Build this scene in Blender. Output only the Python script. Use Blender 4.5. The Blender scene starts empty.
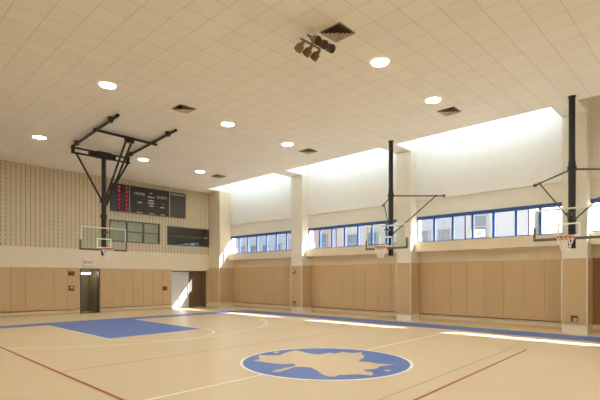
import bpy, bmesh, math, random
from mathutils import Vector, Matrix
random.seed(4)
S = bpy.context.scene
COL = S.collection
PI = math.pi

# ------------------------------------------------------------------ materials
def lin(c):
    return tuple(((v / 255) / 12.92 if v / 255 <= .04045 else ((v / 255 + .055) / 1.055) ** 2.4) for v in c) + (1,)

class Nodes:
    def __init__(s, name):
        s.m = bpy.data.materials.new(name); s.m.use_nodes = True
        s.t = s.m.node_tree; s.t.nodes.clear()
        s.out = s.n('ShaderNodeOutputMaterial')
    def n(s, kind, **kw):
        x = s.t.nodes.new(kind)
        for k, v in kw.items(): setattr(x, k, v)
        return x
    def l(s, a, b): s.t.links.new(a, b)
    def math(s, op, a, b=None):
        x = s.n('ShaderNodeMath', operation=op)
        for i, v in enumerate((a, b)):
            if v is None: continue
            if isinstance(v, (int, float)): x.inputs[i].default_value = v
            else: s.l(v, x.inputs[i])
        return x.outputs[0]
    def mix(s, f, a, b):
        x = s.n('ShaderNodeMix', data_type='RGBA')
        if isinstance(f, (int, float)): x.inputs[0].default_value = f
        else: s.l(f, x.inputs[0])
        for i, v in ((6, a), (7, b)):
            if isinstance(v, tuple): x.inputs[i].default_value = v
            else: s.l(v, x.inputs[i])
        return x.outputs[2]
    def pos(s):
        g = s.n('ShaderNodeTexCoord'); sp = s.n('ShaderNodeSeparateXYZ')
        s.l(g.outputs['Object'], sp.inputs[0]); return g.outputs['Object'], sp.outputs
    def bsdf(s, col, rough=.5, metal=0, spec=.5):
        b = s.n('ShaderNodeBsdfPrincipled')
        if isinstance(col, tuple): b.inputs['Base Color'].default_value = col
        else: s.l(col, b.inputs['Base Color'])
        b.inputs['Roughness'].default_value = rough; b.inputs['Metallic'].default_value = metal
        b.inputs['Specular IOR Level'].default_value = spec
        s.l(b.outputs[0], s.out.inputs[0]); return b

def mottled(name, rgb, rough=.5, metal=0, amount=.06, scale=3, spec=.5):
    k = Nodes(name); co, _ = k.pos()
    nz = k.n('ShaderNodeTexNoise'); nz.inputs['Scale'].default_value = scale; nz.inputs['Detail'].default_value = 4
    k.l(co, nz.inputs['Vector'])
    c = lin(rgb); d = tuple(max(0, v * (1 - 2 * amount)) for v in c[:3]) + (1,)
    e = tuple(min(1, v * (1 + 2 * amount)) for v in c[:3]) + (1,)
    k.bsdf(k.mix(nz.outputs['Fac'], d, e), rough, metal, spec)
    return k.m

def emit(name, rgb, strength):
    k = Nodes(name); e = k.n('ShaderNodeEmission')
    e.inputs[0].default_value = lin(rgb); e.inputs[1].default_value = strength
    k.l(e.outputs[0], k.out.inputs[0]); return k.m

def glass(name, tint=(255, 255, 255), gloss=.06, rough=.0):
    k = Nodes(name)
    t = k.n('ShaderNodeBsdfTransparent'); t.inputs[0].default_value = lin(tint)
    g = k.n('ShaderNodeBsdfGlossy'); g.inputs['Roughness'].default_value = rough
    f = k.n('ShaderNodeLayerWeight'); f.inputs[0].default_value = .35
    mx = k.n('ShaderNodeMixShader')
    k.l(k.math('ADD', k.math('MULTIPLY', f.outputs['Fresnel'], .22), gloss * .5), mx.inputs[0])
    k.l(t.outputs[0], mx.inputs[1]); k.l(g.outputs[0], mx.inputs[2]); k.l(mx.outputs[0], k.out.inputs[0])
    return k.m

def ceiling_mat():
    k = Nodes('ceiling_tile'); co, o = k.pos()
    def joint(v, off, w):
        fr = k.math('FRACT', k.math('DIVIDE', k.math('ADD', v, off), .61))
        return k.math('LESS_THAN', k.math('ABSOLUTE', k.math('SUBTRACT', fr, .5)), w)
    jx = joint(o[0], 20 * .61 - 3.04 + .305, .016); jy = joint(o[1], 40 * .61 - 9.75 + .305, .016)
    br = k.n('ShaderNodeTexWhiteNoise', noise_dimensions='2D')
    cv = k.n('ShaderNodeCombineXYZ')
    k.l(k.math('FLOOR', k.math('DIVIDE', k.math('ADD', o[0], 20 * .61 - 3.04), .61)), cv.inputs[0])
    k.l(k.math('FLOOR', k.math('DIVIDE', k.math('ADD', o[1], 40 * .61 - 9.75), .61)), cv.inputs[1])
    k.l(cv.outputs[0], br.inputs['Vector'])
    base = k.mix(br.outputs['Value'], lin((239, 236, 230)), lin((242, 239, 233)))
    c = k.mix(k.math('MULTIPLY', k.math('MAXIMUM', jx, jy), .28), base, lin((150, 130, 100)))
    k.bsdf(c, .75, 0, .3); return k.m

def block_mat():
    # acoustic masonry: vertical slots, one column per 0.2 m, broken at every course
    k = Nodes('slotted_block'); co, o = k.pos()
    fx = k.math('FRACT', k.math('DIVIDE', k.math('ADD', o[0], 40), .2035))
    fz = k.math('FRACT', k.math('DIVIDE', k.math('ADD', o[2], 40), .2035))
    sx = k.math('LESS_THAN', k.math('ABSOLUTE', k.math('SUBTRACT', fx, .5)), .07)
    sz = k.math('LESS_THAN', k.math('ABSOLUTE', k.math('SUBTRACT', fz, .5)), .36)
    slot = k.math('MULTIPLY', sx, sz)
    jz = k.math('GREATER_THAN', k.math('ABSOLUTE', k.math('SUBTRACT', fz, .5)), .47)
    nz = k.n('ShaderNodeTexNoise'); nz.inputs['Scale'].default_value = 2.5; k.l(co, nz.inputs['Vector'])
    base = k.mix(nz.outputs['Fac'], lin((202, 188, 160)), lin((212, 198, 172)))
    base = k.mix(k.math('MULTIPLY', jz, .18), base, lin((120, 105, 80)))
    c = k.mix(k.math('MULTIPLY', slot, .78), base, lin((78, 62, 44)))
    k.bsdf(c, .8, 0, .2); return k.m

def floor_mat():
    k = Nodes('court_floor'); co, o = k.pos()
    nz = k.n('ShaderNodeTexNoise'); nz.inputs['Scale'].default_value = .5; nz.inputs['Detail'].default_value = 5
    k.l(co, nz.inputs['Vector'])
    n2 = k.n('ShaderNodeTexNoise'); n2.inputs['Scale'].default_value = 60; k.l(co, n2.inputs['Vector'])
    c = k.mix(nz.outputs['Fac'], lin((218, 196, 158)), lin((225, 205, 170)))
    c = k.mix(k.math('MULTIPLY', n2.outputs['Fac'], .25), c, lin((206, 180, 138)))
    k.bsdf(c, .34, 0, .5); return k.m

def brick_mat(name, a, b, mort):
    k = Nodes(name); co, o = k.pos()
    cv = k.n('ShaderNodeCombineXYZ'); k.l(o[1], cv.inputs[0]); k.l(o[2], cv.inputs[1])
    t = k.n('ShaderNodeTexBrick'); k.l(cv.outputs[0], t.inputs['Vector'])
    t.inputs['Color1'].default_value = lin(a); t.inputs['Color2'].default_value = lin(b); t.inputs['Mortar'].default_value = lin(mort)
    t.inputs['Scale'].default_value = 2.5; t.inputs['Mortar Size'].default_value = .02
    k.bsdf(t.outputs['Color'], .85, 0, .2); return k.m

M = dict(
    floor=floor_mat(), ceiling=ceiling_mat(), block=block_mat(),
    cream=mottled('cream_paint', (223, 211, 186), .7, amount=.02),
    white_wall=mottled('white_plaster', (232, 231, 224), .75, amount=.02),
    band=mottled('lintel_paint', (228, 224, 212), .7, amount=.02),
    pier=mottled('pillar_paint', (228, 222, 206), .7, amount=.02),
    sill=mottled('sill_paint', (224, 210, 184), .6, amount=.02),
    pad=mottled('tan_vinyl', (200, 171, 130), .5, amount=.025, scale=2),
    pad_shadow=mottled('pad_shadow_paint', (112, 84, 52), .6),  # dark brown that paints the shadow line below the pads
    base=mottled('cove_base', (206, 180, 140), .6, amount=.03),
    blue=mottled('court_blue', (80, 116, 188), .42, amount=.05, scale=8),
    white_line=mottled('white_line_paint', (250, 248, 240), .42, amount=.03),
    red_line=mottled('red_line_paint', (164, 70, 34), .45, amount=.05),
    orange_line=mottled('brown_line_paint', (196, 150, 100), .45, amount=.05),
    grey_line=mottled('grey_line_paint', (186, 168, 138), .45, amount=.05),
    yellow=mottled('yellow_tape', (226, 196, 110), .45, amount=.05),
    black=mottled('black_steel', (44, 40, 36), .45, .2, amount=.08),
    dark=mottled('dark_bronze', (64, 52, 38), .45, .3, amount=.08),
    can=mottled('bronze_can', (128, 100, 66), .5, .2, amount=.08),
    grey_pad=mottled('grey_edge_padding', (104, 96, 86), .65, amount=.05),
    alu=mottled('white_board_frame', (232, 226, 212), .4, amount=.03),
    arm=mottled('grey_arm_steel', (92, 82, 72), .45, .3, amount=.06),
    rim=mottled('rim_orange', (206, 98, 50), .4, amount=.05),
    net=mottled('net_cord', (240, 234, 224), .8, amount=.03),
    frame_blue=mottled('blue_frame', (50, 84, 146), .45, amount=.05),
    frame_grey=mottled('dark_grey_frame', (98, 104, 110), .5, amount=.05),
    sboard=mottled('scoreboard_black', (36, 31, 27), .5, amount=.08),
    sboard2=mottled('message_panel', (60, 58, 52), .4, amount=.1),
    sboard3=mottled('navy_panel', (44, 50, 62), .5, amount=.06),
    mark=mottled('white_marking', (196, 188, 174), .6),
    red_led=emit('red_led', (170, 40, 70), .09),
    pink_led=emit('pink_led', (255, 120, 120), .4),
    led_strip=mottled('digit_strip', (92, 24, 34), .5),
    red_sign=mottled('red_letter', (196, 48, 36), .5),
    lamp=emit('lamp_lens', (248, 252, 250), 68),
    tube=emit('tube_lamp', (255, 240, 205), 12),
    cove=emit('cove_tube', (214, 234, 255), 17),
    trimring=mottled('lamp_trim', (236, 230, 216), .5),
    vent=mottled('vent_metal', (196, 180, 152), .5, .1),
    vent_in=mottled('vent_throat', (52, 44, 32), .8),
    glass=glass('window_glass', (246, 250, 255), .04),
    board_glass=glass('board_glass', (244, 250, 248), .03),
    dark_glass=glass('dark_glass', (236, 238, 230), .08),
    blind=mottled('olive_blind', (228, 224, 216), .8, amount=.03),
    room_dark=mottled('dark_room', (104, 104, 98), .9),
    door_dark=mottled('brown_door', (104, 86, 64), .5, amount=.05),
    door_grey=mottled('grey_door', (204, 206, 212), .45, amount=.04),
    vest=mottled('vestibule_paint', (150, 144, 120), .6, amount=.05),
    box_red=mottled('brown_red_box', (112, 64, 36), .5),
    box_dark=mottled('dark_plate', (110, 84, 54), .5),
    bldg_white=mottled('white_render', (230, 226, 220), .85, amount=.03, scale=.8),
    bldg_grey=mottled('grey_stone', (116, 116, 120), .85, amount=.05, scale=1.2),
    bldg_blue=mottled('pale_panel', (124, 122, 122), .8, amount=.03, scale=.8),
    bldg_brick=brick_mat('pale_brick', (138, 114, 110), (128, 108, 106), (146, 136, 132)),
    bldg_brick2=brick_mat('buff_brick', (130, 124, 116), (120, 114, 106), (140, 134, 128)),
    pad_dim=mottled('shaded_speckled_vinyl', (150, 112, 66), .6, amount=.2, scale=26),  # speckled vinyl, its tan darkened to paint in the nearest bay's dimness
    bwin=mottled('street_window_glass', (70, 72, 78), .25, amount=.1),
    bframe=mottled('street_window_frame', (112, 110, 112), .6),
    ac=mottled('air_conditioner_shell', (226, 222, 216), .5),
    acg=mottled('air_conditioner_grille', (120, 116, 120), .6),
    street=mottled('street_pavement', (196, 194, 190), .9, amount=.05),
)

# ------------------------------------------------------------------ mesh helpers
class MB:
    def __init__(s): s.v = []; s.f = []
    def add(s, vs, fs):
        o = len(s.v); s.v += [tuple(v) for v in vs]; s.f += [tuple(i + o for i in f) for f in fs]; return s
    def box(s, a, b):
        x0, x1 = sorted((a[0], b[0])); y0, y1 = sorted((a[1], b[1])); z0, z1 = sorted((a[2], b[2]))
        vs = [(x, y, z) for z in (z0, z1) for y in (y0, y1) for x in (x0, x1)]
        return s.add(vs, [(0, 2, 3, 1), (4, 5, 7, 6), (0, 1, 5, 4), (2, 6, 7, 3), (0, 4, 6, 2), (1, 3, 7, 5)])
    def bar(s, p, q, w, h=None):
        """square bar from p to q"""
        h = h or w; p = Vector(p); q = Vector(q); d = (q - p).normalized()
        up = Vector((0, 0, 1)) if abs(d.z) < .95 else Vector((0, 1, 0))
        a = d.cross(up).normalized(); b = a.cross(d).normalized()
        vs = []
        for e in (p, q):
            for i, j in ((-1, -1), (1, -1), (1, 1), (-1, 1)): vs.append(e + a * i * w / 2 + b * j * h / 2)
        return s.add(vs, [(0, 1, 2, 3), (7, 6, 5, 4), (0, 4, 5, 1), (1, 5, 6, 2), (2, 6, 7, 3), (3, 7, 4, 0)])
    def tube(s, p, q, r, r2=None, n=14):
        r2 = r if r2 is None else r2; p = Vector(p); q = Vector(q); d = (q - p).normalized()
        up = Vector((0, 0, 1)) if abs(d.z) < .95 else Vector((0, 1, 0))
        a = d.cross(up).normalized(); b = a.cross(d).normalized(); vs = []
        for e, rr in ((p, r), (q, r2)):
            for i in range(n):
                t = 2 * PI * i / n; vs.append(e + a * math.cos(t) * rr + b * math.sin(t) * rr)
        fs = [(i, (i + 1) % n, n + (i + 1) % n, n + i) for i in range(n)]
        return s.add(vs, fs + [tuple(range(n))[::-1], tuple(range(n, 2 * n))])
    def lathe(s, prof, c=(0, 0, 0), n=28):
        """profile of (radius, z) turned about a vertical axis through c"""
        vs = []
        for r, z in prof:
            for i in range(n):
                t = 2 * PI * i / n; vs.append((c[0] + r * math.cos(t), c[1] + r * math.sin(t), c[2] + z))
        fs = []
        for k in range(len(prof) - 1):
            for i in range(n):
                j = (i + 1) % n; fs.append((k * n + i, k * n + j, (k + 1) * n + j, (k + 1) * n + i))
        return s.add(vs, fs)
    def ring(s, c, R, r, n=36, m=8):
        vs = []
        for i in range(n):
            t = 2 * PI * i / n
            for j in range(m):
                u = 2 * PI * j / m
                vs.append((c[0] + (R + r * math.cos(u)) * math.cos(t), c[1] + (R + r * math.cos(u)) * math.sin(t), c[2] + r * math.sin(u)))
        return s.add(vs, [(i * m + j, ((i + 1) % n) * m + j, ((i + 1) % n) * m + (j + 1) % m, i * m + (j + 1) % m) for i in range(n) for j in range(m)])
    def path(s, pts, w, z, closed=False):
        """flat painted line of width w through xy points"""
        n = len(pts); vs = []
        for i in range(n):
            a = Vector(pts[i - 1] if (i or closed) else pts[i]); b = Vector(pts[(i + 1) % n] if (i < n - 1 or closed) else pts[i])
            d = (b - a).normalized(); nn = Vector((-d.y, d.x)) * w / 2; p = Vector(pts[i])
            vs += [(p.x + nn.x, p.y + nn.y, z), (p.x - nn.x, p.y - nn.y, z)]
        k = n if closed else n - 1
        return s.add(vs, [(2 * i, 2 * i + 1, 2 * ((i + 1) % n) + 1, 2 * ((i + 1) % n)) for i in range(k)])
    def build(s, name, mat, parent=None, bevel=0, smooth=False, loc=None):
        me = bpy.data.meshes.new(name); me.from_pydata(s.v, [], s.f)
        bm = bmesh.new(); bm.from_mesh(me)
        bmesh.ops.recalc_face_normals(bm, faces=bm.faces); bm.to_mesh(me); bm.free()
        me.materials.append(mat)
        o = bpy.data.objects.new(name, me); COL.objects.link(o)
        if parent: o.parent = parent
        if loc: o.location = loc
        if bevel:
            b = o.modifiers.new('bevel', 'BEVEL'); b.width = bevel; b.segments = 2; b.limit_method = 'ANGLE'
        if smooth:
            for p in me.polygons: p.use_smooth = True
            me.set_sharp_from_angle(angle=.7)
        return o

def tag(o, label, cat, group=None):
    o['label'] = label; o['category'] = cat
    if group: o['group'] = group
    return o
def empty(name, loc, label=None, cat=None, group=None):
    o = bpy.data.objects.new(name, None); COL.objects.link(o); o.location = loc; o.empty_display_size = .1
    if label: tag(o, label, cat, group)
    return o
def struct(o): o['kind'] = 'structure'; return o
def box(name, a, b, mat, parent=None, bevel=0): return MB().box(a, b).build(name, mat, parent, bevel)
def copy_tree(o, parent=None):
    c = o.copy(); COL.objects.link(c)
    if parent: c.parent = parent
    for ch in list(o.children): copy_tree(ch, c)
    return c
def text(body, size, mat, parent, loc, rot, name='lettering', ext=.004):
    cu = bpy.data.curves.new(name, 'FONT'); cu.body = body; cu.size = size; cu.extrude = ext
    cu.align_x = 'CENTER'; cu.align_y = 'CENTER'; cu.materials.append(mat)
    t = bpy.data.objects.new(name, cu); COL.objects.link(t)
    me = bpy.data.meshes.new_from_object(t.evaluated_get(bpy.context.evaluated_depsgraph_get()))
    bpy.data.objects.remove(t)
    o = bpy.data.objects.new(name, me); COL.objects.link(o); o.parent = parent; o.location = loc; o.rotation_euler = rot
    return o
ORD = ['first', 'second', 'third', 'fourth', 'fifth', 'sixth', 'seventh', 'eighth', 'ninth', 'tenth', 'eleventh', 'twelfth']

# ------------------------------------------------------------------ room dimensions (metres)
CZ = 7.3                       # ceiling
XL, XP, XW, XU, XG = -2.6, 17.1, 17.85, 17.52, 17.62   # left wall, pillar face, pad wall, upper wall, glass
YB, YR = 24.3, -9.4            # far wall, wall behind
XS = 15.8                      # inner edge of the ceiling coves
ZTOP = 8.2
XC = 16.72                     # face of the corner pillar
piers = [(3.43, 4.16), (9.91, 10.62), (16.36, 17.17), (23.15, YB)]
near_pier = (-3.05, -2.3)
bays = [(17.17, 23.15), (10.62, 16.36), (4.16, 9.91), (-2.3, 3.475)]   # farthest first

# floor and its paint
fl = struct(box('floor', (XL, YR, -.2), (18.2, YB + 1.6, 0), M['floor']))
def paint(name, mb, mat): return mb.build(name, mat, fl)
def paint_poly(name, pts, z, mat):
    return MB().add([(x, y, z) for x, y in pts], [tuple(range(len(pts)))]).build(name, mat, fl)
def quad(name, pts, z, mat): return paint_poly(name, pts, z, mat)
quad('blue_border', [(15.3, YR + 3), (16.55, YR + 3), (16.55, 20.3), (15.3, 20.3)], .0015, M['blue'])
quad('blue_border', [(XL + 1, 19.25), (15.3, 19.25), (15.3, 20.3), (XL + 1, 20.3)], .0015, M['blue'])
K = [(5.73, 19.25), (5.75, 13.65), (9.25, 13.85), (9.3, 19.25)]
paint_poly('blue_key', K, .0018, M['blue'])
paint('key_line', MB().path([K[0], K[1], K[2], K[3]], .065, .0030), M['white_line'])
cc = (7.55, 6.5)
circ = lambda c, r, a0=0, a1=360, n=72: [(c[0] + r * math.cos(math.radians(a0 + (a1 - a0) * i / n)), c[1] + r * math.sin(math.radians(a0 + (a1 - a0) * i / n))) for i in range(n + 1)]
CIR = [(cc[0] + 1.86 * math.cos(2 * PI * i / 72), cc[1] + 1.86 * math.sin(2 * PI * i / 72)) for i in range(72)]
paint_poly('center_circle', CIR, .0035, M['blue'])
paint('circle_line', MB().path(CIR, .07, .0045, True), M['white_line'])
LEAF = [(6.46, 7.69), (6.68, 7.72), (7.02, 8.16), (7.12, 8.0), (7.36, 7.79), (7.73, 7.96), (8.17, 8.06), (8.15, 7.85), (8.03, 7.49), (8.06, 7.21), (8.21, 7.18), (8.3, 7.16), (8.48, 7.18), (8.45, 6.99), (8.8, 7.01), (8.82, 6.74), (9.1, 6.63), (8.8, 6.44), (8.74, 6.3), (8.39, 6.09), (8.17, 6.05), (8.04, 5.92), (8.13, 5.76), (8.1, 5.54), (8.2, 5.34), (8.32, 5.19), (8.07, 5.26), (7.84, 5.29), (7.69, 5.22), (7.5, 5.24), (7.4, 5.35), (7.29, 5.25), (7.31, 5.09), (7.16, 4.95), (7.04, 4.92), (6.97, 5.15), (6.64, 5.39), (6.5, 5.35), (6.4, 5.45), (6.47, 5.66), (6.66, 5.96), (6.8, 6.25), (6.71, 6.46), (6.6, 6.53), (6.06, 6.41), (5.96, 6.5), (6.04, 6.57), (6.45, 6.6), (6.73, 6.62), (6.84, 6.79), (6.62, 6.96), (6.52, 7.37)]
paint_poly('leaf_emblem', LEAF, .0050, M['floor'])
paint_poly('emblem_fleck', [(7.58, 8.22), (7.71, 8.25), (7.69, 8.13), (7.54, 8.04), (7.47, 8.11)], .0050, M['floor'])
paint_poly('emblem_fleck', [(7.62, 5.02), (7.73, 5.0), (7.72, 4.91), (7.58, 4.89), (7.56, 4.96)], .0050, M['floor'])
paint('center_line', MB().path([(-1, 6.25), (5.68, 6.46)], .065, .0030), M['white_line'])
paint('center_line', MB().path([(9.47, 6.75), (15.4, 7.02)], .065, .0030), M['white_line'])
hc = (7.65, 18.2)
paint('three_point_line', MB().path([(1.35, 19.2)] + circ(hc, 6.4, 183, 357, 80) + [(13.95, 19.2)], .065, .0032), M['white_line'])
paint('free_throw_arc', MB().path(circ((7.5, 13.75), 1.78, 183.3, 363.3, 50), .065, .0034), M['white_line'])
paint('red_line', MB().path([(3.05, 14.2), (2.98, -1)], .06, .0036), M['red_line'])
paint('red_line', MB().path([(3.0, 3.28), (12.35, 3.82)], .055, .0038), M['red_line'])
paint('brown_line', MB().path([(3.05, 9.5), (12.5, 9.66)], .05, .0038), M['orange_line'])
paint('grey_line', MB().path([(3.0, 3.72), (12.5, 4.2)], .035, .0036), M['grey_line'])
paint('grey_line', MB().path([(12.45, 0), (12.75, 9.6)], .035, .0040), M['grey_line'])
for x, y in ((5.85, 10.7), (7.0, 9.0), (4.55, 8.3), (5.25, 8.1), (11.7, 6.2), (9.9, 2.9)):
    paint('yellow_mark', MB().path([(x, y), (x + .16, y + .01)], .05, .0042), M['yellow'])

# ceiling with open coves over each bay
cb = MB().box((XL, YR, CZ), (XS, YB, CZ + .12))
edges = [(YR, -2.3 - .75)] + [near_pier] + piers
for a, b in [(YR, near_pier[1])] + piers: cb.box((XS, a, CZ), (XU + .16, b, CZ + .12))
cei = struct(cb.build('ceiling', M['ceiling']))
cov = MB()
for a, b in bays:
    cov.box((XS - .06, a, CZ + .121), (XS, b, ZTOP))
    for y0, y1 in ((a - .05, a), (b, b + .05)): cov.box((XS, y0, CZ + .121), (XU, y1, ZTOP))
    cov.box((XS - .06, a - .05, ZTOP), (XU + .16, b + .05, ZTOP + .1))
cov.build('cove_lining', M['white_wall'], cei)

# window wall
wb = MB()
wb.box((XW, YR, 0), (XW + .5, YB, 2.98))
wb.box((17.40, YR, 2.98), (XW + .2, YB, 3.38))                       # projecting sill beam
wr = struct(wb.build('wall_right', M['sill']))
up = MB()
up.box((XU, YR, 5.2), (XU + .16, YB + .3, ZTOP))
up.build('upper_wall', M['white_wall'], wr)
bd = MB().box((XG, YR, 4.5), (XG + .06, YB, 5.25))
bd.build('lintel_band', M['band'], wr)
fill = MB()
fill.box((XG - .02, YR, 3.38), (XG + .1, near_pier[0], 4.5))
fill.build('wall_infill', M['sill'], wr)
MB().box((XW - .025, YR, 0), (XW - .001, YB, .12)).build('base_strip', M['base'], wr)

# pillars
for i, (a, b) in enumerate([near_pier] + piers):
    o = struct(box('pillar', (XP if b < YB else XC, a, 0), (XW + .1, b, CZ), M['pier' if b < YB else 'cream']))
# far wall
bk = MB()
def wall_with_holes(mb, x0, x1, z0, z1, holes, y0, y1):
    xs = sorted({x0, x1} | {h[0] for h in holes} | {h[1] for h in holes})
    zs = sorted({z0, z1} | {h[2] for h in holes} | {h[3] for h in holes})
    for xa, xb in zip(xs, xs[1:]):
        for za, zb in zip(zs, zs[1:]):
            if any(h[0] <= xa and xb <= h[1] and h[2] <= za and zb <= h[3] for h in holes): continue
            mb.box((xa, y0, za), (xb, y1, zb))
W1 = (10.27, 13.27, 3.84, 5.04); W2 = (13.73, 16.79, 3.82, 4.98)
D1 = (8.77, 9.79, 0, 2.35); D2 = (14.03, 16.48, 0, 2.3)
wall_with_holes(bk, XL, 16.79, 3.35, CZ, [W1, W2], YB, YB + .3)
wback = struct(bk.build('wall_back', M['block']))
lo = MB(); wall_with_holes(lo, XL, 18.3, 0, 3.35, [D1, D2], YB - .004, YB + .3); lo.box((16.79, YB - .004, 3.35), (18.3, YB + .3, CZ))
lo.build('smooth_band', M['cream'], wback)
bb = MB()
for a, b in ((XL, D1[0]), (D1[1], D2[0]), (D2[1], XC)): bb.box((a, YB - .02, 0), (b, YB - .005, .1))
struct(bb.build('baseboard_back', M['base']))
struct(box('wall_left', (XL - .2, YR, 0), (XL, YB + .3, CZ), M['cream']))
struct(box('wall_front', (XL - .2, YR - .2, 0), (18.3, YR, ZTOP), M['cream']))

# rooms behind the far-wall openings
rm = MB()
rm.box((D1[0] - .05, YB + .3, 0), (D1[0], YB + 1.5, 2.5)); rm.box((D1[1], YB + .3, 0), (D1[1] + .05, YB + 1.5, 2.5))
rm.box((D1[0] - .05, YB + 1.5, 0), (D1[1] + .05, YB + 1.55, 2.5)); rm.box((D1[0], YB + .3, 2.36), (D1[1], YB + 1.5, 2.45))
struct(rm.build('wall_vestibule', M['vest']))
# door_1: open frame with dark leaf folded against the left reveal
d1 = struct(MB().box((D1[0], YB - .02, 0), (D1[0] + .06, YB + .29, 2.35)).box((D1[1] - .06, YB - .02, 0), (D1[1], YB + .29, 2.35)).box((D1[0] + .06, YB - .02, 2.29), (D1[1] - .06, YB + .29, 2.35)).build('door_1', M['door_dark']))
box('door_leaf', (D1[0] + .07, YB + .32, .01), (D1[0] + .12, YB + 1.2, 2.27), M['door_dark'], d1)
box('threshold', (D1[0] + .06, YB - .02, .001), (D1[1] - .06, YB + .5, .02), M['room_dark'], d1)
# door_2: wide double doors in a shallow recess
d2 = struct(MB().box((D2[0], YB + .301, 0), (D2[0] + .06, YB + .42, 2.3)).box((D2[1] - .06, YB - .03, 0), (D2[1], YB + .42, 2.3)).box((D2[0] + .06, YB + .301, 2.24), (D2[1] - .06, YB + .42, 2.3)).box((D2[0], YB + .42, 0), (D2[1], YB + .5, 2.4)).build('door_2', M['door_dark']))
box('door_leaf', (D2[0] + .07, YB + .33, .01), (15.42, YB + .38, 2.23), M['door_grey'], d2)
box('door_leaf', (15.44, YB + .33, .01), (D2[1] - .07, YB + .38, 2.23), M['door_dark'], d2)
for x in (15.32, 15.54): MB().tube((x, YB + .28, .95), (x, YB + .28, 1.15), .015).box((x - .02, YB + .28, 1.0), (x + .02, YB + .33, 1.1)).build('door_handle', M['alu'], d2)

# interior windows of the far wall
def far_window(nm, W, n, mid, back_mat):
    x0, x1, z0, z1 = W; t = .055
    fr = MB()
    fr.box((x0, YB - .03, z0), (x1, YB + .1, z0 + t)).box((x0, YB - .03, z1 - t), (x1, YB + .1, z1))
    xs = [x0 + (x1 - x0 - t) * i / n for i in range(n + 1)]
    for x in xs: fr.box((x, YB - .028, z0 + t), (x + t, YB + .1, z1 - t))
    if mid: 
        for a, b in zip(xs[(0 if mid == 2 else 1):], xs[(1 if mid == 2 else 2):]): fr.box((a + t, YB - .02, (z0 + z1) / 2 - .02), (b, YB + .08, (z0 + z1) / 2 + .02))
    w = struct(fr.build(nm, M['frame_grey']))
    box('window_pane', (x0 + t, YB + .04, z0 + t), (x1 - t, YB + .05, z1 - t), M['dark_glass'], w)
    r = MB().box((x0 - .1, YB + 1.0, z0 - .3), (x1 + .1, YB + 1.05, z1 + .3))
    r.box((x0 - .15, YB + .3, z0 - .3), (x0 - .1, YB + 1.05, z1 + .3)).box((x1 + .1, YB + .3, z0 - .3), (x1 + .15, YB + 1.05, z1 + .3))
    r.box((x0 - .1, YB + .3, z0 - .35), (x1 + .1, YB + 1.0, z0 - .3)).box((x0 - .1, YB + .3, z1 + .3), (x1 + .1, YB + 1.0, z1 + .35))
    r.build('booth_wall', back_mat, w)
    return w
w5 = far_window('window_5', W1, 3, 1, M['room_dark'])
MB().box((W1[0] + .06, YB + .11, W1[2] + .06), (W1[1] - .06, YB + .13, W1[3] - .06)).build('window_blind', M['blind'], w5)
w6 = far_window('window_6', W2, 1, 2, M['room_dark'])

# bay windows
for i, (a, b) in enumerate(bays):
    n = 7; t = .09
    fr = MB()
    z0, z1 = 3.38, 4.5
    fr.box((XG - .035, a, z1 - .14), (XG + .035, b, z1)).box((XG - .035, a, z0), (XG + .035, b, z0 + .05))
    pw = (b - a) / n
    for k in range(n + 1):
        y = a + k * pw
        fr.box((XG - .035, max(a, y - t / 2), z0 + .05), (XG + .035, min(b, y + t / 2), z1 - .14))
    w = struct(fr.build('window_%d' % (i + 1), M['frame_blue']))
    box('window_pane', (XG - .006, a + .02, z0 + .03), (XG + .006, b - .02, z1 - .1), M['glass'], w)

# ------------------------------------------------------------------ wall pads
bay_word = ['far corner window bay', 'second window bay from the far corner', 'third window bay from the far corner', 'nearest window bay']
def pad(a, b, mat, label, group):
    return tag(box('wall_pad', a, b, mat, bevel=.009), label, 'wall pad', group)
for i, (a, b) in enumerate(bays):
    n = 8; pw = (b - a) / n
    for k in range(n):
        if i == 3 and k not in (5, 6, 7): continue
        y1 = b - k * pw if i != 3 else b - (7 - k) * pw
        if i == 3: y1 = b - (k - 5) * pw
        idx = k if i != 3 else k - 5
        pad((XW - .06, y1 - pw + .002, .31), (XW - .001, y1 - .002, 2.52), M['pad_dim' if i == 3 else 'pad'],
            '%s %s wall pad from the left in the %s' % (ORD[idx], 'shade-darkened speckled brown' if i == 3 else 'tan', bay_word[i]), 'tan wall pads under the bay windows')
pl_word = ['at the right edge of the photo', 'behind the middle hoop', 'between the two farthest window bays', 'in the far corner']
for (a, b), wd in zip(piers, pl_word):
    XF0 = XP if b < YB else XC
    mb = MB().box((XF0 - .05, a + .02, .31), (XF0 - .001, b - .07, 2.5))
    if b < YB: mb.box((XP - .001, b + .001, .31), (XW - .07, b + .03, 2.5))
    mb.box((XF0 - .001, a - .03, .31), (XW - .07, a - .001, 2.5))
    p = mb.build('pillar_pad', M['pad'], bevel=.012)
    tag(p, 'tan pad wrapped round the pillar %s' % wd, 'pillar pad', 'pads on the window wall pillars')
    pp = MB().bar((XF0 - .03, a + .0, .31), (XF0 - .03, a + .0, 2.5), .04)
    if b < YB: pp.bar((XP - .03, b, .31), (XP - .03, b, 2.5), .04)
    pp.build('corner_edging', M['sill'], p)
xs = [D1[0] - .02 - .62 * k for k in range(8)]
for k in range(7):
    pad((xs[k + 1] + .002, YB - .055, .26), (xs[k] - .002, YB - .006, 2.37), M['pad'],
        '%s tan wall pad to the left of the open doorway on the far wall' % ORD[k], 'tan wall pads on the far wall')
x0, x1 = D1[1] + .02, D2[0] - .02; pw = (x1 - x0) / 7
for k in range(7):
    pad((x0 + k * pw + .002, YB - .055, .26), (x0 + (k + 1) * pw - .002, YB - .006, 2.37), M['pad'],
        '%s tan wall pad to the right of the open doorway on the far wall' % ORD[k], 'tan wall pads on the far wall')
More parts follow.
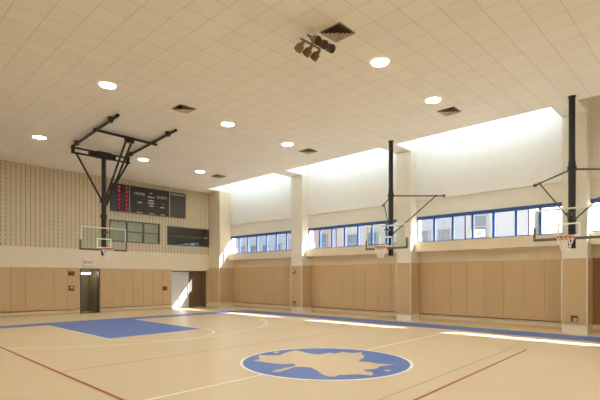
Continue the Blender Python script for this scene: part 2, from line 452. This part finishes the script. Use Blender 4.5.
pad((D2[1] + .03, YB - .055, .26), (XC - .06, YB - .006, 2.37), M['pad'], 'narrow tan wall pad in the corner right of the wide doors', 'tan wall pads on the far wall')

tr = MB()  # dark strips added as painted shadow under the pad bottoms
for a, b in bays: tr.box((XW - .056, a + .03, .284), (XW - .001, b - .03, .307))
struct(tr.build('pad_shadow_strip_1', M['pad_shadow']))
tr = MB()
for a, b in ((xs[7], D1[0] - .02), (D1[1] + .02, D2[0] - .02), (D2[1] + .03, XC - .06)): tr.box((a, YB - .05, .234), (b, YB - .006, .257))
struct(tr.build('pad_shadow_strip_2', M['pad_shadow']))

# ------------------------------------------------------------------ ceiling lights
def downlight():
    r = empty('recessed_downlight', (0, 0, CZ))
    MB().lathe([(.265, -.001), (.265, -.014), (.225, -.022), (.205, -.004)]).build('trim_ring', M['trimring'], r, smooth=True)
    n = 28; MB().add([(.215 * math.cos(2 * PI * i / n), .215 * math.sin(2 * PI * i / n), -.008) for i in range(n)], [tuple(range(n))]).build('lamp_lens', M['lamp'], r)
    return r
LX = {'l': (5.35, 5.4, 5.47), 'm': (9.55, 9.65, 9.82), 'r': (12.7, 12.8, 12.94)}
vis = [(5.33, 12.7, 'round ceiling downlight nearest the camera on the left, in front of the folding hoop frame'),
       (5.47, 19.3, 'round ceiling downlight farthest to the left, above the slotted far wall'),
       (9.63, 12.87, 'round ceiling downlight just right of the vent beside the hoop frame'),
       (9.82, 19.5, 'small round ceiling downlight above the scoreboard, right of the hoop frame'),
       (9.53, 6.4, 'large round ceiling downlight right of the spotlight cluster, the largest in view'),
       (12.7, 6.6, 'round ceiling downlight farthest to the right, beside a vent by the window wall'),
       (12.76, 13.03, 'round ceiling downlight left of the vent above the middle window bay'),
       (12.94, 19.6, 'tiny round ceiling downlight nearest the far corner of the window wall'),
       ]
hid = [(2.0, 12.5), (2.1, 19.0), (1.9, 6.2), (5.3, 6.3), (5.2, -.2), (9.4, -.1), (12.6, 0), (1.8, -.4), (5.2, -6.4), (9.4, -6.3), (12.6, -6.2)]
dl = downlight()
for i, (x, y, lb) in enumerate(vis):
    o = dl if i == 0 else copy_tree(dl)
    o.location = (x, y, CZ); tag(o, lb, 'ceiling light', 'recessed ceiling downlights')
for x, y in hid:
    o = copy_tree(dl); o.location = (x, y, CZ)
    tag(o, 'round ceiling downlight beyond the edge of the photo', 'ceiling light', 'downlights outside the frame')

# cove lamps over three bays (the nearest bay is unlit)
for (a, b), wd in zip(bays[:3], bay_word):
    r = empty('cove_light', (XS + .12, (a + b) / 2, CZ + .22), 'linear lamp hidden in the ceiling slot over the %s' % wd, 'cove light', 'lamps in the ceiling slots')
    L = (b - a) / 2 - .12
    MB().box((-.1, -L, -.03), (.05, L, .03)).box((-.11, -L, -.09), (-.08, L, .1)).build('housing', M['trimring'], r)
    MB().tube((.0, -L, .065), (.0, L, .065), .03).build('tube_lamp', M['cove'], r, smooth=True)

# ceiling vents: nested flared frames round a dark throat
def vent():
    r = empty('ceiling_vent', (0, 0, CZ))
    s = .29
    box('throat', (-s + .02, -s + .02, -.008), (s - .02, s - .02, -.003), M['vent_in'], r)
    fr = MB()
    for a, b in (((-s, -s), (s, -s + .025)), ((-s, s - .025), (s, s)), ((-s, -s + .025), (-s + .025, s - .025)), ((s - .025, -s + .025), (s, s - .025))):
        fr.box((a[0], a[1], -.02), (b[0], b[1], -.002))
    fr.build('vent_frame', M['vent'], r)
    for k in range(4):
        o = s - .03 - k * .066; i = o - .04
        MB().add([(sx * q, sy * q, z) for q, z in ((o, -.044), (i, -.012)) for sx, sy in ((-1, -1), (1, -1), (1, 1), (-1, 1))] +
                 [(sx * (q - .006), sy * (q - .006), z) for q, z in ((o, -.044), (i, -.012)) for sx, sy in ((-1, -1), (1, -1), (1, 1), (-1, 1))],
                 [f for b in (0, 8) for f in [(b + 0, b + 1, b + 5, b + 4), (b + 1, b + 2, b + 6, b + 5), (b + 2, b + 3, b + 7, b + 6), (b + 3, b + 0, b + 4, b + 7)]] +
                 [(4, 5, 13, 12), (5, 6, 14, 13), (6, 7, 15, 14), (7, 4, 12, 15)]).build('louver', M['vent'], r)
    return r
vt = vent()
for i, (x, y, lb) in enumerate([(7.72, 6.3, 'large square ceiling vent right above the spotlight cluster'),
                                (7.77, 12.7, 'square ceiling vent above and right of the folding hoop frame'),
                                (13.9, 6.65, 'square ceiling vent beside the rightmost downlight'),
                                (14.07, 13.1, 'square ceiling vent near the slot over the middle bay'),
                                (14.2, 19.75, 'square ceiling vent nearest the far corner of the room')]):
    o = vt if i == 0 else copy_tree(vt)
    o.location = (x, y, CZ); tag(o, lb, 'ceiling vent', 'square ceiling vents')

# spotlight cluster
sc = empty('spotlight_cluster', (7.3, 6.62, CZ), 'cluster of bronze spotlights hung on bars under the ceiling beside the large vent', 'spotlight cluster')
MB().tube((0, 0, -.005), (0, 0, -.26), .03).lathe([(.001, -.02), (.09, -.02), (.09, -.003), (.001, -.003)]).build('stem', M['trimring'], sc)
MB().bar((-.32, -.1, -.27), (.32, -.1, -.27), .03).bar((-.32, .1, -.27), (.32, .1, -.27), .03).bar((0, -.12, -.27), (0, .12, -.27), .03).build('bar_frame', M['can'], sc)
for x, sy in ((-.2, -1), (.03, -1), (.27, -1), (-.22, 1), (.04, 1), (.30, 1)):
    b0 = Vector((x, sy * .1, -.30)); d = Vector((0, sy * .85, -.52)).normalized()
    h = MB().tube(b0, b0 + d * .10, .035, .05, 18).tube(b0 + d * .10, b0 + d * .23, .085, .095, 18).build('spotlight', M['can'], sc, smooth=True)
    MB().tube(b0 + d * .231, b0 + d * .236, .09, .09, 18).build('spotlight_lens', M['dark'], h)

# ------------------------------------------------------------------ basketball hoops
def hoop_head(r, c, f, s):
    """board centre c, facing f, sideways s (unit xy vectors), local to r"""
    F = Vector((f[0], f[1], 0)); Sd = Vector((s[0], s[1], 0)); U = Vector((0, 0, 1)); c = Vector(c)
    P = lambda a, b, e: c + Sd * a + U * b + F * e
    def slab(mb, a0, a1, b0, b1, e0, e1):
        vs = [P(a, b, e) for e in (e0, e1) for b in (b0, b1) for a in (a0, a1)]
        mb.add(vs, [(0, 2, 3, 1), (4, 5, 7, 6), (0, 1, 5, 4), (2, 6, 7, 3), (0, 4, 6, 2), (1, 3, 7, 5)]); return mb
    hw, hh = .915, .45
    g = slab(MB(), -hw + .02, hw - .02, -hh + .02, hh - .02, -.006, .006).build('backboard', M['board_glass'], r)
    fr = MB()
    slab(fr, -hw, hw, hh - .045, hh, -.025, .02); slab(fr, -hw, hw, -hh, -hh + .04, -.02, .02)
    slab(fr, -hw, -hw + .04, -hh + .04, hh - .045, -.02, .02); slab(fr, hw - .04, hw, -hh + .04, hh - .045, -.02, .02)
    fr.build('board_frame', M['alu'], r)
    tg = MB(); a, b0, b1, w = .295, -.40, .0, .045
    slab(tg, -a, a, b1 - w, b1, .007, .009); slab(tg, -a, a, b0, b0 + w, .007, .009)
    slab(tg, -a, -a + w, b0 + w, b1 - w, .007, .009); slab(tg, a - w, a, b0 + w, b1 - w, .007, .009)
    tg.build('target_square', M['white_line'], r)
    pd = MB(); slab(pd, -hw - .05, hw + .05, -hh - .05, -hh + .03, -.04, .035)
    slab(pd, -hw - .05, -hw + .025, -hh + .03, -hh + .36, -.04, .035); slab(pd, hw - .025, hw + .05, -hh + .03, -hh + .36, -.04, .035)
    pd.build('edge_padding', M['grey_pad'], r, bevel=.012)
    rc = P(0, -.43, .15 + .23)
    rim = MB().ring(rc, .23, .016)
    slab(rim, -.1, .1, -.50, -.40, .036, .05); slab(rim, -.07, .07, -.445, -.43, .05, .16)
    rim.build('rim', M['rim'], r, smooth=True)
    nt = MB(); n = 12; lv = [(.225, -.02), (.19, -.13), (.155, -.23), (.125, -.32), (.115, -.42)]
    for k in range(len(lv) - 1):
        for i in range(n):
            t0 = 2 * PI * (i + .5 * (k % 2)) / n
            for dd in (-.5, .5):
                t1 = t0 + 2 * PI * dd / n
                p = rc + Vector((lv[k][0] * math.cos(t0), lv[k][0] * math.sin(t0), lv[k][1])); q = rc + Vector((lv[k + 1][0] * math.cos(t1), lv[k + 1][0] * math.sin(t1), lv[k + 1][1]))
                nt.tube(p, q, .0075, n=5)
    nt.build('net', M['net'], r)
    # struts that tie the board to the mast
    return P

def side_hoop():
    r = empty('basketball_hoop', (0, 0, CZ)); z = lambda h: h - CZ
    MB().tube((0, 0, 0), (0, 0, z(5.35)), .088, n=20).build('mast', M['black'], r, smooth=True)
    MB().tube((0, 0, z(5.35)), (0, 0, z(2.74)), .10, n=20).build('lower_mast', M['black'], r, smooth=True)
    MB().lathe([(.09, -.02), (.115, -.02), (.115, -.002), (.09, -.002)]).build('ceiling_flange', M['black'], r)
    hoop_head(r, (-.35, 0, z(3.475)), (-1, 0), (0, 1))
    for h in (3.75, 3.08): MB().bar((-.32, -.09, z(h)), (-.32, .09, z(h)), .05).bar((-.30, 0, z(h)), (-.09, 0, z(h)), .09).build('board_bracket', M['arm'], r)
    c = MB().tube((0, 0, z(5.2)), (0, 0, z(5.06)), .125, n=20)
    c.build('arm_collar', M['black'], r, smooth=True)
    for d, L in (((.757, .653), 2.35), ((.695, -.719), 2.1)):
        D = Vector((d[0], d[1], 0)); e = D * L + Vector((0, 0, z(5.12)))
        a = MB().tube(D * .1 + Vector((0, 0, z(5.12))), e, .028).tube(e - D * .03, e + D * .05, .06).tube(e - D * .34, e - D * .28, .045)
        a.build('brace_arm', M['arm'], r, smooth=True)
        MB().tube(e - D * .31, D * .1 + Vector((0, 0, z(3.62))), .022).build('brace_strut', M['arm'], r, smooth=True)
    MB().tube((0, 0, z(3.68)), (0, 0, z(3.55)), .12, n=20).build('strut_collar', M['black'], r, smooth=True)
    return r
h1 = side_hoop(); h1.location = (15.35, 3.47, CZ)
tag(h1, 'ceiling hung glass basketball hoop at the right edge, largest of the hoops', 'basketball hoop', 'side court hoops')
h2 = copy_tree(h1); h2.location = (15.35, 9.79, CZ)
tag(h2, 'ceiling hung glass basketball hoop in the middle, in front of the pillar between two bays', 'basketball hoop', 'side court hoops')

O = Vector((7.79, 18.95, CZ))
h3 = empty('basketball_hoop', O, 'folding ceiling frame basketball hoop with glass board facing the blue key', 'basketball hoop')
w = lambda x, y, z: Vector((x, y, z)) - O
hoop_head(h3, w(7.66, 18.6, 3.475), (0, -1), (1, 0))
for a, b in (((6.42, 14.5), (6.66, 19.2)), ((8.53, 14.47), (8.88, 19.2))):
    MB().tube(w(*a, 7.19), w(*b, 7.19), .053).build('ceiling_beam', M['black'], h3, smooth=True)
    for t in (.14, .9):
        x = a[0] + (b[0] - a[0]) * t; y = a[1] + (b[1] - a[1]) * t
        MB().box(w(x - .07, y - .08, 7.13), w(x + .07, y + .08, 7.298)).build('beam_clamp', M['black'], h3)
MB().tube(w(6.4, 16.45, 7.17), w(8.9, 16.55, 7.17), .05).build('cross_pipe', M['black'], h3, smooth=True)
MB().tube(w(6.5, 19.0, 7.08), w(8.95, 19.0, 7.08), .038).tube(w(6.6, 19.0, 6.88), w(8.95, 19.0, 6.88), .038).build('cross_pipe', M['black'], h3, smooth=True)
MB().box(w(7.5, 18.88, 6.84), w(8.1, 19.08, 7.12)).box(w(7.2, 18.93, 6.86), w(7.5, 19.07, 7.1)).box(w(8.1, 18.93, 6.86), w(8.3, 19.07, 7.1)).build('mast_carriage', M['black'], h3, bevel=.01)
for x in (6.58, 8.84): MB().box(w(x - .05, 18.93, 6.84), w(x + .05, 19.07, 7.15)).build('pipe_bracket', M['black'], h3)
MB().tube(w(7.79, 18.95, 6.85), w(7.79, 18.95, 5.1), .092, n=18).build('mast', M['black'], h3, smooth=True)
MB().tube(w(7.79, 18.95, 5.1), w(7.79, 18.95, 2.8), .1, n=18).tube(w(7.79, 18.95, 5.2), w(7.79, 18.95, 5.0), .15, n=18).tube(w(7.79, 18.95, 4.5), w(7.79, 18.95, 4.35), .13, n=18).build('lower_mast', M['black'], h3, smooth=True)
MB().tube(w(6.72, 19, 6.86), w(7.7, 18.95, 5.1), .04).build('brace_strut', M['black'], h3, smooth=True)
MB().tube(w(8.85, 19, 6.86), w(7.88, 18.95, 5.1), .04).build('brace_strut', M['black'], h3, smooth=True)
for dx in (-.1, .12):
    MB().tube(w(7.75 + dx, 16.55, 7.08), w(7.79 + dx * .6, 18.85, 4.9), .04).build('folding_strut', M['black'], h3, smooth=True)
MB().box(w(7.6, 16.44, 7.0), w(7.92, 16.6, 7.16)).build('hinge_block', M['black'], h3)
for h in (3.75, 3.08): MB().bar(w(7.66, 18.66, h), w(7.86, 18.66, h), .05).bar(w(7.77, 18.67, h), w(7.79, 18.86, h), .09).build('board_bracket', M['arm'], h3)

# ------------------------------------------------------------------ scoreboard, signs and boxes on the far wall
sb = empty('scoreboard', (10.3, YB - .025, 5.5), 'long black scoreboard with red digits at its left, above the far wall windows', 'scoreboard')
q = lambda x, z, d=0: (x - 10.3, -d, z - 5.5)
MB().box(q(11.35, 5.52, 0), q(13.77, 7.0, .16)).build('main_panel', M['sboard'], sb)
MB().box(q(10.3, 5.52, 0), q(11.33, 7.0, .16)).build('stats_panel', M['sboard3'], sb)
MB().box(q(13.81, 5.52, 0), q(14.88, 7.0, .16)).build('message_panel', M['sboard2'], sb)
MB().box(q(11.325, 5.52, 0), q(11.352, 7.0, .17)).box(q(13.77, 5.52, 0), q(13.81, 7.0, .17)).build('divider_strip', M['vent'], sb)
for x in (10.74, 11.16):
    MB().box(q(x - .13, 5.55, .155), q(x + .13, 6.97, .163)).build('digit_column', M['led_strip'], sb)
    for k in range(6):
        zc = 5.68 + k * .232
        d = MB().box(q(x - .09, zc - .08, .16), q(x + .09, zc + .08, .168)).build('digit_display', M['red_led'], sb)
        MB().box(q(x - .03, zc - .03, .167), q(x + .03, zc + .03, .171)).build('lit_segment', M['pink_led'], d)
for z0 in (5.75, 6.75): MB().box(q(10.6, z0, -.024), q(14.6, z0 + .06, 0)).build('mounting_rail', M['vent'], sb)
RB = (PI / 2, 0, 0)
text('HOME', .22, M['mark'], sb, q(11.92, 6.60, .166), RB)
text('GUEST', .22, M['mark'], sb, q(13.3, 6.55, .166), RB)
mk = MB()
for x0, x1, zc in ((12.55, 12.68, 6.72), (12.42, 12.82, 6.5), (12.45, 12.78, 6.3), (12.42, 12.82, 6.15), (12.5, 12.75, 6.0), (11.8, 12.05, 6.12), (13.2, 13.45, 5.98), (13.38, 13.42, 6.2)):
    mk.box(q(x0, zc - .03, .16), q(x1, zc + .03, .165))
mk.build('marking', M['mark'], sb)
mk = MB()
for x0, x1 in ((11.75, 12.1), (12.5, 12.85), (13.2, 13.5)): mk.box(q(x0, 5.53, .16), q(x1, 5.585, .165))
mk.build('name_plate', M['vent'], sb)
scr = MB(); pts = [(13.86 + i * .0365, 6.86 + .05 * math.sin(i * 1.1) + .02 * math.sin(i * 2.7)) for i in range(27)]
for a, b in zip(pts, pts[1:]): scr.bar(q(a[0], a[1], .165), q(b[0], b[1], .165), .012, .04)
scr.build('script_marking', M['mark'], sb)

ex = empty('exit_sign', (9.22, YB - .005, 2.66), 'small white exit sign with red letters above the open doorway', 'exit sign')
MB().box((-.3, -.06, -.16), (.3, 0, .16)).build('sign_box', M['white_wall'], ex, bevel=.008)
text('EXIT', .24, M['red_sign'], ex, (0, -.066, -.005), RB)

vl = empty('fluorescent_light', (9.3, YB + .75, 2.12), 'short lit fluorescent strip at the top of the open doorway', 'light')
MB().box((-.3, -.05, .01), (.3, .05, .05)).build('housing', M['trimring'], vl)
MB().tube((-.27, -.02, -.02), (.27, -.02, -.02), .032).build('tube_lamp', M['tube'], vl, smooth=True)

def wall_box(loc, name, label, cat, mat, size, dome):
    r = empty(name, loc, label, cat)
    wx, wz = size
    MB().box((-wx, -.06, -wz), (wx, 0, wz)).build('box_body', mat, r, bevel=.01)
    MB().box((-wx * .55, -.085, -wz * .1), (wx * .55, -.055, wz * .6)).build('box_face', dome, r, bevel=.006)
    return r
yb = YB - .045
wall_box((8.33, yb, 2.08), 'alarm_box', 'brown alarm box on the far wall pads left of the doorway, the upper one', 'alarm box', M['box_red'], (.14, .11), M['box_dark'])
wall_box((8.33, yb, 1.33), 'fire_pull_station', 'brown pull station with a white top, lower of two boxes left of the doorway', 'pull station', M['box_red'], (.13, .13), M['mark'])
wall_box((13.56, yb, 1.24), 'card_reader_box', 'brown box on the far wall pad left of the wide doors', 'wall box', M['box_red'], (.13, .12), M['box_dark'])
def pier_box(y, z, name, label, cat, rnd):
    r = empty(name, (XP - .042, y, z), label, cat)
    MB().box((-.05, -.1, -.1), (0, .1, .1)).build('box_body', M['box_red'] if not rnd else M['box_dark'], r, bevel=.01)
    if rnd: MB().tube((-.05, -.03, -.03), (-.08, -.03, -.03), .06, n=20).build('outlet_cap', M['mark'], r)
    else: MB().box((-.075, -.06, -.02), (-.045, .06, .09)).build('strobe_lens', M['mark'], r)
pier_box(16.9, 2.17, 'fire_strobe', 'small brown strobe box high on the pillar pad between the two far bays', 'alarm strobe', False)
pier_box(3.78, .5, 'wall_outlet', 'round white capped outlet low on the pillar pad at the right edge', 'outlet', True)
pier_box(16.85, .5, 'wall_outlet', 'round white capped outlet low on the pillar pad between the two far bays', 'outlet', True)

# ------------------------------------------------------------------ street outside
struct(box('ground_street', (18.4, -40, -1.2), (60, 90, -1.0), M['street']))
XF = 31.0
def building(y0, y1, h, mat, label, wins, ac=None, cornice=True):
    r = empty('town_house', (XF, (y0 + y1) / 2, -1.0), label, 'building', 'houses across the street')
    c = (y0 + y1) / 2; Z = lambda z: z + 1.0
    MB().box((0, y0 - c, 0), (8, y1 - c, h + 1)).build('facade', mat, r)
    if cornice: MB().box((-.3, y0 - c, h + .6), (0, y1 - c, h + 1)).build('cornice', M['bldg_grey'], r)
    for y, z, wy, wz in wins:
        f = MB()
        f.box((-.08, y - c - wy / 2 - .08, Z(z) - wz / 2 - .08), (0, y - c + wy / 2 + .08, Z(z) - wz / 2)).box((-.08, y - c - wy / 2 - .08, Z(z) + wz / 2), (0, y - c + wy / 2 + .08, Z(z) + wz / 2 + .08))
        for sy in (-1, 1): f.box((-.08, y - c + sy * wy / 2, Z(z) - wz / 2), (0, y - c + sy * (wy / 2 + .08), Z(z) + wz / 2))
        f.box((-.05, y - c - wy / 2, Z(z) - .03), (0, y - c + wy / 2, Z(z) + .03))
        o = f.build('window_frame', M['bframe'], r)
        MB().box((-.03, y - c - wy / 2, Z(z) - wz / 2), (-.005, y - c + wy / 2, Z(z) + wz / 2)).build('window_glass', M['bwin'], o)
        MB().box((-.16, y - c - wy / 2 - .15, Z(z) - wz / 2 - .2), (0, y - c + wy / 2 + .15, Z(z) - wz / 2 - .08)).build('window_ledge', M['bldg_grey'], o)
    return r
g = lambda ys, zs, wy, wz: [(y, z, wy, wz) for y in ys for z in zs]
building(2.0, 9.4, 11, M['bldg_white'], 'white rendered house across the street, seen through the nearest bays', g((4.2, 7.4), (1.6, 8.4), .9, 1.5) + [(8.9, 5.2, .25, 1.6)])
building(9.5, 13.6, 10, M['bldg_blue'], 'plain pale grey house across the street with one window holding an air conditioner', g((12.6,), (1.8, 5.4, 8.6), .95, 1.5))
building(13.7, 20.2, 12, M['bldg_grey'], 'grey stone house across the street, left of the one with the air conditioner', g((15.2, 16.9, 18.6), (2, 4.6, 8.2), .9, 1.6))
building(20.3, 25.4, 11, M['bldg_brick2'], 'buff brick house across the street, right part of the second bay window', g((21.6, 23.6), (2, 4.8, 8.2), 1.0, 1.6))
building(25.5, 31.5, 12, M['bldg_brick'], 'pale red brick house across the street, left part of the second bay window', g((27, 29.5), (2, 5.0, 8.2), .9, 1.7))
building(31.6, 46, 12, M['bldg_blue'], 'pale grey house with a row of narrow windows seen through the far corner bay', g((33, 34.9, 36.8, 38.7, 40.6, 42.5), (2, 4.6, 8.2), .7, 1.3))
a = empty('air_conditioner', (XF - .161, 12.6, 4.66), 'window air conditioner on the ledge of the pale grey house across the street', 'air conditioner')
MB().box((-.35, -.42, 0), (.08, .42, .5)).build('casing', M['ac'], a, bevel=.02)
MB().box((-.36, -.36, .06), (-.345, .05, .44)).build('grille', M['acg'], a)

# ------------------------------------------------------------------ daylight
wd = bpy.data.worlds.new('sky'); S.world = wd; wd.use_nodes = True
nt = wd.node_tree; bg = nt.nodes['Background']
bg.inputs[0].default_value = (.84, .92, 1.0, 1); bg.inputs[1].default_value = 2.0
sun = bpy.data.lights.new('sun', 'SUN'); sun.energy = 20; sun.angle = .0093; sun.color = (1, .95, .86)
so = bpy.data.objects.new('sun', sun); COL.objects.link(so); so.location = (40, -20, 40)
so.rotation_euler = Vector((-1, 1.39, -1.28)).to_track_quat('-Z', 'Y').to_euler()

S.cycles.diffuse_bounces = 8; S.cycles.max_bounces = 14; S.cycles.transparent_max_bounces = 12
# ------------------------------------------------------------------ camera
cam = bpy.data.cameras.new('camera'); co = bpy.data.objects.new('camera', cam); COL.objects.link(co)
cam.sensor_width = 36; cam.lens = 448 / 600 * 36; cam.shift_y = 78 / 600; cam.clip_start = .05; cam.clip_end = 300
co.location = (0, 0, 1.85); co.rotation_euler = (PI / 2, 0, -math.radians(46))
S.camera = co
S.view_settings.view_transform = 'Standard'; S.view_settings.look = 'None'
S.view_settings.gamma = 1; S.view_settings.exposure = 1.12; S.view_settings.use_curve_mapping = False
